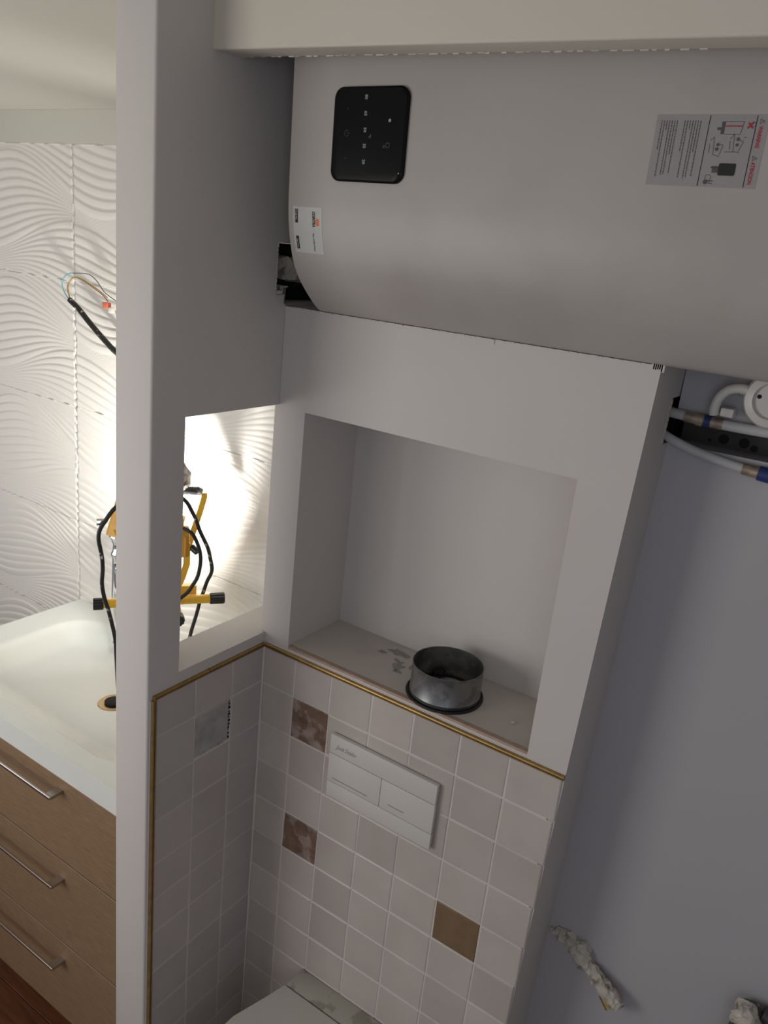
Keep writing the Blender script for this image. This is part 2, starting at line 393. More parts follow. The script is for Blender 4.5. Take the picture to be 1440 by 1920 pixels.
# grout beds
bbox('grout_bed', .0005, .7, -.0022, -.0001, .01, 1.2225, 'grout', wall_back)
bbox('grout_bed', .0001, .0022, -.3105, -.0025, .01, 1.2225, 'grout', wall_left)
bbox('corner_joint', .0005, .0048, -.0048, -.0005, .01, 1.222, 'grout', wall_back, .0015, 1)
# filled socket box on the partition: recessed patch with a dark crack on its right
bbox('filled_patch', -.0005, .0030, -.2055, -.1085, 1.034, 1.1275, 'patch', wall_left)['label'] = 'square patch of grey filler set among the tiles'
rag = bmesh.new()
for k in range(9):
    z = 1.035 + k*.0105; box(rag, .0004, .0042, -.1085-random.uniform(0,.001), -.1045+random.uniform(-.001,.001), z, z+random.uniform(.004,.0095))
finish('crack', rag, 'black', wall_left)['kind'] = 'stuff'
rag = bmesh.new()
for k in range(12):
    z = 1.033 + k*.0082; box(rag, .0004, .0046, -.1078+random.uniform(-.001,.001), -.1052+random.uniform(-.001,.001), z, z+random.uniform(.001,.004))
box(rag, .0003, .0042, -.205, -.108, 1.0305, 1.0345); finish('crack_crumbs', rag, 'plaster', wall_left)['kind'] = 'stuff'
# brass edge trims
def brass(name, p0, p1, nrm, up):
    """small grooved brass profile from p0 to p1; nrm points out of the wall, up across the strip"""
    p0, p1, nrm, up = map(Vector, (p0, p1, nrm, up))
    prof = [(0,0), (.0062,.0), (.0072,.0012), (.0072,.0028), (.0058,.0034), (.0058,.0048), (.0074,.0054), (.0066,.0082), (.004,.0098), (0,.0102)]
    bm = bmesh.new(); prism(bm, prof, lambda q: p0+nrm*q[0]+up*q[1], lambda q: p1+nrm*q[0]+up*q[1])
    o = struct(finish(name, bm, 'brass'))
    bm = bmesh.new(); prism(bm, [(.0056,.0035),(.0062,.0035),(.0062,.0047),(.0056,.0047)], lambda q: p0+nrm*q[0]+up*q[1], lambda q: p1+nrm*q[0]+up*q[1])
    finish('groove_line', bm, 'brass_dark', o)
    bm = bmesh.new(); prism(bm, [(0,.0102),(.0016,.0102),(.0012,.0118),(0,.0122)], lambda q: p0+nrm*q[0]+up*q[1], lambda q: p1+nrm*q[0]+up*q[1])
    finish('white_joint', bm, 'paint', o); return o
brass('trim_3', (.0075, 0, 1.2222), (edge(1.225), 0, 1.2222), (0,-1,0), (0,0,1))
brass('trim_4', (0, -.172, 1.2222), (0, -.0075, 1.2222), (1,0,0), (0,0,1))
brass('trim_5', (0, -.3165, 1.2205), (0, -.1735, 1.2222), (1,0,0), (0,0,1))
brass('trim_6', (0, -.3112, .0), (0, -.3112, 1.2205), (1,0,0), (0,-1,0))

# ---------------------------------------------------------------- water heater
HP = [(-.1205,2.372), (-.1195,2.33), (-.1175,2.25), (-.1150,2.17), (-.1123,2.129), (-.106,2.0946), (-.0933,2.055), (-.0772,2.0283), (-.0566,2.0055), (-.0228,1.9762), (.000,1.9642), (.04,1.9636), (.149,1.9635)]
def hy(z):
    for (ya, za), (yb, zb) in zip(HPS, HPS[1:]):
        if zb <= z <= za: return yb + (ya-yb)*(z-zb)/(za-zb)
    return -.1205
top = [(.149,2.54), (.04,2.535), (-.03,2.52), (-.075,2.495), (-.105,2.455), (-.118,2.41)]
prof = smoothpath([Vector((y, 0, z)) for y, z in top+HP], 4)
XH0, XH1 = .09, 1.46
HPS = [(p.x, p.z) for p in prof if p.z < 2.40]
heater = thing('water_heater', 'large pale grey flat water heater mounted high above the white boxing', 'water heater', (.78, .149, 1.9645))
hc = []
bm = bmesh.new(); rings = []
for x, sc in ((XH0+.0015, .994), (XH0, 1.0), (XH0+.004, 1.0), (XH1-.004, 1.0), (XH1, 1.0), (XH1-.0015, .994)):
    cz = 2.25; rings.append([bm.verts.new((x, .149+(p.x-.149)*sc, cz+(p.z-cz)*sc)) for p in prof])
for a, b in zip(rings, rings[1:]):
    for k in range(len(prof)): bm.faces.new((a[k], a[(k+1)%len(prof)], b[(k+1)%len(prof)], b[k]))
bm.faces.new(rings[0]); bm.faces.new(rings[-1])
hc.append(finish('casing', bm, 'heater', heater, 'auto'))
d = -.0335/1.0
# control panel: tilted with the front
def hmap(off): return lambda x, z: Vector((x, hy(z)-off, z))
def rounded(x0, z0, x1, z1, r, n=7):
    pts = []
    for cx, cz, a0 in ((x1-r, z1-r, 0), (x0+r, z1-r, 90), (x0+r, z0+r, 180), (x1-r, z0+r, 270)):
        for k in range(n+1):
            a = math.radians(a0+90*k/n); pts.append((cx+r*math.cos(a), cz+r*math.sin(a)))
    return pts
bm = bmesh.new(); loops = []
for ins, off in ((0, -.001), (0, .0035), (.003, .0062), (.009, .0068)):
    loops.append([bm.verts.new((x, -.1176+(-.0004)-off + (2.25-z)*.026, z)) for x, z in rounded(.181+ins, 2.1845+ins, .3225-ins, 2.3225-ins, .017-ins*.8)])
for a, b in zip(loops, loops[1:]):
    for k in range(len(a)): bm.faces.new((a[k], a[(k+1)%len(a)], b[(k+1)%len(a)], b[k]))
bm.faces.new(loops[-1]); panel = finish('control_panel', bm, 'glass_black', heater, 'auto'); panel['label'] = 'glossy black touch control panel'
pf = lambda x, z: Vector((x, -.118-.0071+(2.25-z)*.026, z))
def rtext(body, size, x, z, f, **k): return text_mesh(body, size, lambda u, v: f(x+v, z-u), **k)
# five temperatures, read sideways, and faint symbols
ms = []
for px, z, b in ((.2465,2.3065,'80'), (.2472,2.2835,'65'), (.2480,2.2600,'50'), (.2488,2.2370,'35'), (.2496,2.2140,'20')):
    ms.append(rtext(b, .0072, px-.0035, z+.004, pf, bold=.0002))
ms.append(rtext('°C', .0052, .2555, 2.2545, pf))
joined('temperature_digits', ms, 'mark_grey', panel)
def ring2(cx, cz, r, w, a0=0, a1=360, n=18):
    out = []
    for k in range(n):
        a = math.radians(a0+(a1-a0)*k/n); b = math.radians(a0+(a1-a0)*(k+1)/n)
        out.append([(cx+r*math.cos(a), cz+r*math.sin(a)), (cx+r*math.cos(b), cz+r*math.sin(b)), (cx+(r-w)*math.cos(b), cz+(r-w)*math.sin(b)), (cx+(r-w)*math.cos(a), cz+(r-w)*math.sin(a))])
    return out
quads('panel_symbols', ring2(.2115, 2.2555, .0048, .0007, 30, 330)+[R4(.2115,2.2551,.2175,2.2559)]+[R4(.2105,2.290,.2125,2.2915), R4(.2105,2.218,.2125,2.2195)]
      + ring2(.2920, 2.239, .004, .0010)+ring2(.2850, 2.237, .0022, .0012), pf, 'mark_dim', panel)['kind'] = 'stuff'
quads('lit_dot', ring2(.2925, 2.274, .0026, .0026, 0, 360, 10), pf, 'mark_grey', panel)
quads('lit_dot', ring2(.3165, 2.1995, .0013, .0013, 0, 360, 8), pf, 'mark_grey', panel)
# brand label at the left end, curving with the casing
def strip_sheet(name, x0, x1, z0, z1, off, m, parent, skew=0, n=14):
    bm = bmesh.new(); f = hmap(off); prev = None
    for k in range(n+1):
        z = z1+(z0-z1)*k/n; s = skew*k/n
        cur = [bm.verts.new(f(x0+s, z)), bm.verts.new(f(x1+s, z))]
        if prev: bm.faces.new((prev[0], prev[1], cur[1], cur[0]))
        prev = cur
    # slight thickness
    g = bmesh.ops.solidify(bm, geom=bm.faces[:], thickness=.0002)
    me = bpy.data.meshes.new(name); bm.to_mesh(me); bm.free(); return link(name, me, m, parent)
st = strip_sheet('brand_label', .1005, .1635, 2.0675, 2.1415, .0005, 'paper', heater, 0); st['label'] = 'white paper label with black lettering near the left end'
sf = lambda u, v: Vector((u, hy(v)-.0009, v))
joined('brand_name', [text_mesh('COINTRA', .0082, lambda u, v: sf(.1435+v, 2.1355-u), shear=.25, bold=.0004, condense=.68)], 'ink', st)
quads('orange_bar', [R4(.1510, 2.1125, .1572, 2.1235)], sf, 'ink_orange', st)
joined('app_line', [text_mesh('App mobile Smart', .0042, lambda u, v: sf(.1435+v, 2.1005-u), bold=.0001, condense=.93)], 'ink', st)
for z0, z1 in ((2.1155, 2.1375), (2.0735, 2.0945)): quads('store_badge', [R4(.1055, z0, .1115, z1)], sf, 'ink', st)
sf2 = lambda u, v: sf(u, v)+Vector((0, -.00025, 0))
joined('badge_word', [text_mesh('Google Play', .0036, lambda u, v: sf2(.1074+v, 2.1365-u), condense=.92)], 'paper', st)
joined('badge_word', [text_mesh('App Store', .0036, lambda u, v: sf2(.1074+v, 2.0895-u), condense=.92)], 'paper', st)
# warning label to the right
wl = strip_sheet('warning_label', .7005, .8355, 2.2005, 2.2835, .0005, 'paper_dull', heater); wl['label'] = 'large dull white warning label printed sideways'
wf = lambda u, v: Vector((u, hy(v)-.0009, v))
rects = [seg2(.7665,2.2825,.7665,2.2015,.0009), seg2(.8215,2.2825,.8215,2.2015,.0009)]
rects += [rounded(.7880, 2.2145, .8085, 2.2285, .002, 3)]
for r_ in rects: quads('label_rule' if len(r_) == 4 else 'heater_pictogram', [r_], wf, 'ink', wl)
tl = []
rt = random.Random(3)
for c0, lens in ((.7075, (.034,.066,.012,.064,.063,.040,.062)), (.7365, (.036,.066,.010,.067,.066,.036,.064))):
    for i, l in enumerate(lens):
        u = c0+i*.00325; z = 2.2765
        while z > 2.2765-l:
            w = rt.uniform(.0012, .0042); tl.append(seg2(u, z, u, max(z-w, 2.2765-l), .0011)); z -= w+.0006
quads('small_print', tl, wf, 'ink_soft', wl)['kind'] = 'stuff'
dr = [seg2(a, b, c, d, .0006) for a, b, c, d in (
    (.786,2.2755,.8075,2.2755),(.786,2.2615,.8055,2.2615),(.8075,2.2755,.8055,2.2615),
    (.772,2.254,.776,2.258),(.776,2.258,.778,2.238),(.778,2.238,.786,2.236),(.772,2.250,.7725,2.240),
    (.795,2.256,.799,2.262),(.799,2.262,.801,2.242),(.801,2.242,.808,2.241),(.7955,2.254,.7965,2.244),
    (.783,2.250,.788,2.249),(.788,2.249,.7855,2.238),(.806,2.255,.811,2.253),(.811,2.253,.807,2.242),
    (.812,2.270,.815,2.2705),(.791,2.2415,.802,2.2415),(.811,2.258,.814,2.258))]
dr += [R4(.782,2.2615,.786,2.2755), R4(.7775,2.266,.7825,2.269), R4(.7785,2.2225,.789,2.2245), R4(.7805,2.2175,.788,2.225)]
dr += ring2(.782,2.2495,.002,.002,0,360,8)+ring2(.7815,2.2445,.0022,.0022,0,360,8)+ring2(.8045,2.256,.0022,.0022,0,360,8)+ring2(.8045,2.2495,.002,.002,0,360,8)
dr += ring2(.7775,2.2115,.0038,.0006)+ring2(.7755,2.2065,.003,.003,0,360,10)+[seg2(.779,2.2075,.7845,2.208,.0011), seg2(.779,2.2055,.784,2.2045,.0011)]+ring2(.8205-.002,2.2725,.003,.0006)
quads('diagrams', dr, wf, 'ink_soft', wl)['kind'] = 'stuff'
quads('red_marks', [seg2(.787,2.2705,.8065,2.2705,.0012), seg2(.8125,2.268,.8185,2.2745,.0016), seg2(.8125,2.2745,.8185,2.268,.0016)], lambda u, v: wf(u, v)+Vector((0,-.0002,0)), 'ink_red', wl)['kind'] = 'stuff'
joined('warning_word', [text_mesh('WARNING', .0062, lambda u, v: wf(.8255+v, 2.2705-u), bold=.0002, condense=.80)], 'ink_red', wl)
joined('warning_word', [text_mesh('ATENCION', .0062, lambda u, v: wf(.8255+v, 2.2305-u), bold=.0002, condense=.80)], 'ink_red', wl)
tri = lambda x, z, s: [seg2(x, z, x+s, z-s/2, .0005), seg2(x+s, z-s/2, x, z-s, .0005), seg2(x, z-s, x, z, .0005), seg2(x+s*.25, z-s/2, x+s*.65, z-s/2, .0006)]
quads('warning_triangles', tri(.8255, 2.2785, .0055)+tri(.8255, 2.2375, .0055), wf, 'ink_soft', wl)['kind'] = 'stuff'
place([c for c in heater.children], heater)

# ---------------------------------------------------------------- flush plate
fp = thing('flush_plate', 'white rectangular dual flush plate on the tiled wall above the toilet', 'flush plate', (.348, -.0035, .944))
PX0, PX1, PZ0, PZ1, FY = .2155, .4815, .944, 1.0975, -.0165
def fx(t): return PX0+(PX1-PX0)*t
def fz(t): return PZ0+(PZ1-PZ0)*t
bbox('backing_plate', PX0+.002, PX1-.002, -.0125, -.0035, PZ0+.002, PZ1-.002, 'groove', fp)
bbox('top_panel', PX0, PX1, FY, -.0055, fz(.705), PZ1, 'white_plastic', fp, .0012)
bbox('bottom_panel', PX0, PX1, FY, -.0055, PZ0, fz(.245), 'white_plastic', fp, .0012)
b1 = bbox('large_button', PX0, fx(.515)-.0006, FY, -.0055, fz(.245)+.0012, fz(.705)-.0012, 'white_plastic', fp, .0008)
b2 = bbox('small_button', fx(.515)+.0006, PX1, FY, -.0055, fz(.245)+.0012, fz(.705)-.0012, 'white_plastic', fp, .0008)
bbox('button_line', fx(.05), fx(.40), FY-.0003, FY+.0002, fz(.315), fz(.322), 'groove', b1)
bbox('button_line', fx(.595), fx(.745), FY-.0003, FY+.0002, fz(.355), fz(.362), 'groove', b2)
joined('signature', [text_mesh('Jacob Delafon', .0155, lambda u, v: Vector((PX0+.017+u, FY-.0004, fz(.81)+v)), shear=.6, bold=-.0002, condense=.58)], 'ink_soft', fp)
place(fp.children, fp)

# ---------------------------------------------------------------- duct collar in the niche
RC = (.4245, .0705, NZ0+.0009)
ringo = thing('duct_collar', 'short galvanised metal duct collar with black gasket standing in the wall niche', 'duct collar', RC)
bm = bmesh.new(); lathe(bm, [(.0722,.004),(.0722,.010),(.0726,.011),(.0720,.012),(.0718,.068),(.0722,.069),(.0716,.0697),(.0708,.069),(.0706,.012),(.0706,.004)], RC, 64)
bm.verts.ensure_lookup_table(); finish('collar_wall', bm, 'zinc', ringo, 'auto')
bm = bmesh.new()
n = 64; pr = [(.070,.0), (.0785,.0), (.0795,.002), (.079,.0045), (.0765,.0052), (.0765,.0032), (.0735,.0034), (.0735,.0055), (.070,.0055)]
rr = lathe(bm, pr+[pr[0]], RC, 64); finish('gasket', bm, 'rubber', ringo, 'auto')
c = []
for k in range(25):
    a = math.radians(20+k*6.5); c.append((RC[0]+.0685*math.cos(a), RC[1]+.0685*math.sin(a), RC[2]+.0045+.002*math.sin(k)))
tube_obj('cord_loop', c, .0016, 'rubber', ringo, 6, 2)
tube_obj('cord_end', [(RC[0]-.042, RC[1]+.050, RC[2]+.008), (RC[0]-.030, RC[1]+.030, RC[2]+.007), (RC[0]-.014, RC[1]+.012, RC[2]+.004)], .0013, 'rubber', ringo, 6, 3)
lump('knot', [(RC[0]-.052, RC[1]+.042, RC[2]+.009), (RC[0]-.040, RC[1]+.050, RC[2]+.013), (RC[0]-.028, RC[1]+.050, RC[2]+.010)], [.006,.008,.005], 'rubber', ringo, 8, .1)
place(ringo.children, ringo)
bm = bmesh.new(); bmesh.ops.create_icosphere(bm, subdivisions=1, radius=.0042, matrix=Matrix.Translation((.58, .070, NZ0+.0030)) @ Matrix.Diagonal((1.3,1,.6,1)))
for v in bm.verts: v.co += Vector([random.uniform(-.0006,.0006) for _ in range(3)])
for v in bm.verts: v.co.z = max(v.co.z, NZ0+.0008)
tag(finish('plaster_crumb', bm, 'plaster'), 'tiny white plaster crumb on the niche floor right of the metal collar', 'debris')
# smears of dirt
def blot(name, x, y, rx, ry, seed):
    rs = random.Random(seed); bm = bmesh.new(); n = 18; vs = []
    for k in range(n):
        a = 2*math.pi*k/n; q = rs.uniform(.45, 1.1); vs.append(bm.verts.new((x+rx*q*math.cos(a), y+ry*q*math.sin(a), NZ0+.00105)))
    bm.faces.new(vs); return finish(name, bm, 'smear', wall_back)
for i, (x, y, a, b) in enumerate(((.262,.150,.030,.016), (.232,.128,.014,.010), (.292,.100,.016,.022), (.305,.078,.014,.008), (.278,.118,.010,.007), (.318,.118,.006,.02))): blot('dirt_smear', x, y, a, b, i)

# ---------------------------------------------------------------- toilet
TCX = .345
wc = thing('toilet', 'white wall hung toilet with closed lid below the flush plate', 'toilet', (TCX, -.0036, .02))
def wc_outline(sc=1.0, y0=-.066, yend=-.56, n=22):
    pts = [(-.160, y0), (-.172, y0-.05), (-.196, -.20), (-.200, -.30)]
    L = [(x*sc, y) for x, y in pts]
    arc = [(-.200*sc*math.cos(math.pi*k/n), -.34-(abs(yend)-.34)*math.sin(math.pi*k/n)) for k in range(n+1)]
    R = [(-x, y) for x, y in L[::-1]]
    return [(TCX+x, y) for x, y in L+arc+R]
def stack(name, outl, levels, m, parent, cx=TCX, cy=-.28):
    bm = bmesh.new(); rs = []
    for z, s, dy in levels: rs.append([bm.verts.new((cx+(x-cx)*s, cy+(y-cy)*s+dy, z)) for x, y in outl])
    for a, b in zip(rs, rs[1:]):
        for k in range(len(a)): bm.faces.new((a[k], a[(k+1)%len(a)], b[(k+1)%len(a)], b[k]))
    bm.faces.new(rs[0]); bm.faces.new(rs[-1]); return finish(name, bm, m, parent, 'auto')
stack('lid', wc_outline(1.0), [(.400, .985, 0), (.402, 1.0, 0), (.420, 1.0, 0), (.4235, .985, 0), (.4245, .95, 0)], 'lid', wc)
stack('seat', wc_outline(1.0), [(.378, .98, 0), (.380, .995, 0), (.396, .995, 0), (.398, .98, 0)], 'lid', wc)
bowl = [(TCX+x, y) for x, y in [(-.157,-.0045)]] + wc_outline(.97, -.066, -.54)+[(TCX+.157,-.0045)]
stack('bowl', bowl, [(.10, .55, .10), (.14, .70, .07), (.22, .86, .02), (.32, .97, .0), (.376, .985, 0)], 'ceramic', wc, cy=-.20)
bbox('hinge_deck', TCX-.157, TCX+.157, -.064, -.0045, .376, .4215, 'lid_back', wc, .003)['label'] = 'dusty hinge deck against the tiles'
place(wc.children, wc)

# ---------------------------------------------------------------- washbasin and vanity
VX0, VX1, VY0, VY1 = -.952, -T_-.001, -.3127, YW-.0045
DR = (-.461, -.046)
wb = thing('washbasin', 'white ceramic washbasin top with a wide shallow bowl on the oak cabinet', 'washbasin', ((VX0+VX1)/2, (VY0+VY1)/2, .889))
def basin_depth(X, Y):
    cx, cy, hx, hyy, r = -.50, -.055, .352, .212, .11
    qx = np.abs(X-cx)-(hx-r); qy = np.abs(Y-cy)-(hyy-r)
    sd = np.sqrt(np.maximum(qx,0)**2+np.maximum(qy,0)**2)+np.minimum(np.maximum(qx,qy),0)-r    # <0 inside
    t = np.clip(-sd/.085, 0, 1); s = t*t*(3-2*t)
    wall = np.clip(-sd/.02, 0, 1)
    dd = np.sqrt((X-DR[0])**2+(Y-DR[1])**2)
    return .010*wall*wall*(3-2*wall) + .034*s + .010*np.clip(1-dd/.32, 0, 1)*t
nx, ny = 150, 96
X = np.linspace(VX0, VX1, nx); Y = np.linspace(VY0, VY1, ny); XX, YY = np.meshgrid(X, Y)
ZZ = VZ - basin_depth(XX, YY)
edge_d = np.minimum(np.minimum(XX-VX0, VX1-XX), np.minimum(YY-VY0, 1))
ZZ -= np.where(edge_d < .004, .0016, 0)
co = np.stack([XX, YY, ZZ], -1).reshape(-1, 3)
i = np.arange(nx*ny).reshape(ny, nx)
F = np.stack([i[:-1,:-1], i[:-1,1:], i[1:,1:], i[1:,:-1]], -1).reshape(-1, 4).tolist()
loop = list(i[0,:]) + list(i[1:,-1]) + list(i[-1,::-1][1:]) + list(i[::-1,0][1:-1])
nv = len(co); bot = [(co[k][0], co[k][1], .889) for k in loop]; n = len(loop)
F += [[int(loop[(k+1)%n]), int(loop[k]), nv+k, nv+(k+1)%n] for k in range(n)]; F.append([nv+k for k in range(n)][::-1])
me = bpy.data.meshes.new('basin'); me.from_pydata(co.tolist()+bot, [], F)
o = link('basin', me, 'ceramic', wb, True)
me.set_sharp_from_angle(angle=math.radians(40))
zd = VZ - float(basin_depth(np.array([DR[0]]), np.array([DR[1]]))[0])
bm = bmesh.new(); lathe(bm, [(.012,.002),(.024,.0025),(.038,.0035),(.040,.0015),(.040,.0002),(.022,.0002),(.012,.0002),(.012,.004)], (DR[0], DR[1], zd), 40); dr_ = finish('drain_ring', bm, 'copper', wb, 'auto'); dr_['label'] = 'round copper drain'
bm = bmesh.new(); lathe(bm, [(.0001,.0085),(.020,.0085),(.0225,.007),(.0225,.0028)], (DR[0], DR[1], zd), 32); finish('plug', bm, 'black', wb, 'auto')
place(wb.children, wb)
van = thing('vanity_cabinet', 'oak veneer vanity cabinet with three drawers under the washbasin', 'cabinet', ((VX0+VX1)/2, VY1, .169))
bbox('carcass', VX0+.002, VX1-.002, VY0+.021, VY1, .169, .8885, 'oak', van)
for za, zb, hz, hx1 in ((.661, .8865, .8565, -.296), (.414, .657, .6075, -.300), (.169, .410, .358, -.306)):
    d_ = bbox('drawer', VX0, VX1-.001, VY0+.001, VY0+.020, za, zb, 'oak', van, .0012, 1)
    bm = bmesh.new(); box(bm, -.755, hx1, -.3475, -.3415, hz-.004, hz+.004); bevel(bm, .0012, 1)
    box(bm, hx1-.020, hx1, -.3418, VY0+.001, hz-.004, hz+.004); box(bm, -.755, -.735, -.3418, VY0+.001, hz-.004, hz+.004)
    h_ = finish('handle', bm, 'steel', d_, 'auto')
place([van.children[0]]+[c for c in van.children[1:]], van)

# ---------------------------------------------------------------- faucet (tall chrome mixer behind the post)
fa = thing('basin_mixer', 'tall chrome basin mixer mostly hidden behind the partition post', 'faucet', (-.640, .112, VZ))
bm = bmesh.new(); lathe(bm, [(.0001,-.0),(.024,-.0),(.024,.004),(.020,.010),(.0185,.05),(.019,.16),(.0175,.24),(.0175,.262),(.021,.268),(.021,.274),(.0165,.282),(.0155,.300),(.021,.316),(.026,.324),(.024,.332),(.0001,.334)], (-.640, .112, VZ), 32)
finish('body', bm, 'chrome', fa, 'auto')
tube_obj('spout', [(-.628,.104,1.176), (-.56,.075,1.190), (-.42,.02,1.194), (-.33,-.012,1.193), (-.315,-.016,1.180), (-.313,-.017,1.165)], .0135, 'chrome', fa, 14)
tube_obj('lever', [(-.640,.112,1.284), (-.632,.124,1.30), (-.612,.149,1.315)], .005, 'chrome', fa, 10)
place(fa.children, fa)

# ---------------------------------------------------------------- work lamp on the basin
U = Vector((.591, .807, 0)).normalized(); WW = Vector((-.807, .591, 0)).normalized(); P0 = Vector((-.332, -.008, 1.22)); K = .925
def LP(s, z, o=0): return P0 + (U*s + WW*o + Vector((0,0,z)))*K
lamp = thing('work_lamp', 'yellow portable work lamp with black grip and feet standing at the washbasin', 'work lamp', tuple(P0-Vector((0,0,.0125))))
def foot(a, b, name='foot_tube'):
    bm = bmesh.new(); tube(bm, [a, b], .0112, 16); t = finish(name, bm, 'yellow', lamp, 'auto'); return t
def cap_(a, b, name='foot_cap'):
    bm = bmesh.new(); d = (b-a).normalized(); N = 40
    s1 = d.cross(Vector((0,0,1))).normalized(); s2 = d.cross(s1)
    rings = []
    for t, q in ((0,.9),(.08,1),(.92,1),(1,.93)):
        p = a+(b-a)*t
        rings.append([bm.verts.new(p+(s1*math.cos(2*math.pi*k/N)+s2*math.sin(2*math.pi*k/N))*.0142*q*(1 if k % 4 < 2 else .9)) for k in range(N)])
    for A, Bq in zip(rings, rings[1:]):
        for k in range(N): bm.faces.new((A[k], A[(k+1)%N], Bq[(k+1)%N], Bq[k]))
    bm.faces.new(rings[0]); bm.faces.new(rings[-1]); return finish(name, bm, 'black_rib', lamp)
foot(LP(-.146, 0), LP(.132, 0)); cap_(LP(-.143, 0), LP(-.168, 0)); cap_(LP(.128, 0), LP(.167, 0))
foot(LP(.035, -.001, -.004), LP(.035, -.004, -.095)); cap_(LP(.035, -.004, -.09), LP(.035, -.005, -.118))
def obox(name, s0, s1, o0, o1, z0, z1, m, parent=None, bev=0, roll=0, c=(0,0)):
    """box in lamp space, rolled about the facing axis through (s, z) = c"""
    bm = bmesh.new(); vs = box(bm, s0, s1, o0, o1, z0, z1)
    if bev: bevel(bm, bev, 2)
    cr, sr = math.cos(roll), math.sin(roll)
    for v in bm.verts:
        s, o, z = v.co; ds, dz = s-c[0], z-c[1]
        v.co = LP(c[0]+ds*cr-dz*sr, c[1]+ds*sr+dz*cr, o)
    return finish(name, bm, m, parent or lamp, 'auto' if bev else False)
obox('cross_bar', -.09, .094, .012, .034, .008, .034, 'yellow', bev=.001)
def lean(z): return .10*min(1, max(0, (z-.15)/.15))
def flatbar(name, pts, w, th, o, m='yellow', leaning=False):
    """flat bar following (s, z) points, width w in the s-z plane, thickness th along the facing axis"""
    bm = bmesh.new(); P = [Vector((a, b)) for a, b in pts]; rows_ = []
    for i, p in enumerate(P):
        d = (P[min(i+1,len(P)-1)]-P[max(i-1,0)]).normalized(); nn = Vector((-d.y, d.x))*w/2
        ad = lean(p.y) if leaning else 0
        rows_.append([bm.verts.new(LP((p+k*nn).x+.13*ad, (p+k*nn).y-.31*ad, oo+ad)) for k, oo in ((1,o-th/2),(-1,o-th/2),(-1,o+th/2),(1,o+th/2))])
    for a, b in zip(rows_, rows_[1:]):
        for k in range(4): bm.faces.new((a[k], a[(k+1)%4], b[(k+1)%4], b[k]))
    bm.faces.new(rows_[0]); bm.faces.new(rows_[-1]); return finish(name, bm, m, lamp)
flatbar('bracket_arm', [(.044,.030),(.056,.062),(.066,.098),(.066,.150),(.064,.172)], .017, .003, .012)
flatbar('bracket_arm', [(-.05,.030),(-.07,.062),(-.088,.10),(-.095,.16),(-.11,.20)], .017, .003, .012)
HCn = (-.035, .196); ROLL = math.radians(-15)
# reflector: tapered box
bm = bmesh.new()
pts = []
for o_, hs, hz in ((-.005, .060, .034), (.035, .088, .045), (.050, .091, .048), (.056, .089, .046)):
    pts.append([(HCn[0]+a*hs, o_, HCn[1]+b*hz) for a, b in ((-1,-1),(1,-1),(1,1),(-1,1))])
rings = []
for r_ in pts:
    ring = []
    for s, o_, z in r_:
        ds, dz = s-HCn[0], z-HCn[1]; cr, sr = math.cos(ROLL), math.sin(ROLL)
        ring.append(bm.verts.new(LP(HCn[0]+ds*cr-dz*sr, HCn[1]+ds*sr+dz*cr, o_)))
    rings.append(ring)
for a, b in zip(rings, rings[1:]):
    for k in range(4): bm.faces.new((a[k], a[(k+1)%4], b[(k+1)%4], b[k]))
bm.faces.new(rings[0]); finish('reflector_housing', bm, 'yellow_dull', lamp)
obox('lamp_glass', HCn[0]-.084, HCn[0]+.084, .050, .0535, HCn[1]-.041, HCn[1]+.041, 'lamp_glass', roll=ROLL, c=HCn)
for k in range(7): obox('cooling_fin', HCn[0]-.054+k*.018-.0015, HCn[0]-.054+k*.018+.0015, -.016, -.004, HCn[1]-.03, HCn[1]+.03, 'yellow_dull', roll=ROLL, c=HCn)
jb = obox('terminal_box', .018, .067, -.030, -.004, .132, .215, 'yellow_dull', bev=.006)
obox('box_tab', .030, .052, -.024, -.016, .212, .236, 'yellow_dull', bev=.004)
obox('box_rib', .054, .0585, -.034, -.029, .136, .190, 'yellow_dull', jb, bev=.001)
obox('box_latch', .0555, .070, -.028, -.012, .134, .172, 'yellow', jb, bev=.003)
bm = bmesh.new(); tube(bm, [LP(.074,.158,-.02), LP(.086,.150,-.035)], .0085, 12); finish('tilt_knob', bm, 'black_rib', lamp, 'auto')
bm = bmesh.new(); tube(bm, [LP(-.140,.224,.0), LP(-.158,.224,.0)], .009, 10); finish('tilt_knob', bm, 'chrome', lamp, 'auto')
flatbar('handle_arm', [(.066,.150),(.080,.200),(.095,.250),(.1045,.288),(.1045,.300)], .0155, .0035, -.006, leaning=True)
flatbar('handle_arm', [(-.120,.205),(-.112,.25),(-.100,.300),(-.095,.312)], .0155, .0035, -.006, leaning=True)
bm = bmesh.new(); tube(bm, [LP(-.086,.281,.094), LP(-.05,.281,.094), LP(.103,.275,.094), LP(.111,.272,.094)], [.007,.0105,.0105,.0085], 14); finish('grip', bm, 'grip', lamp, 'auto')
lump('plaster_lump', [LP(.048,.283,.094), LP(.053,.301,.094), LP(.051,.327,.094), LP(.047,.361,.096)], [.016,.026,.026,.008], 'plaster', lamp, 9, .25, 3, seed=4)['label'] = 'lump of dried plaster stuck on the grip'
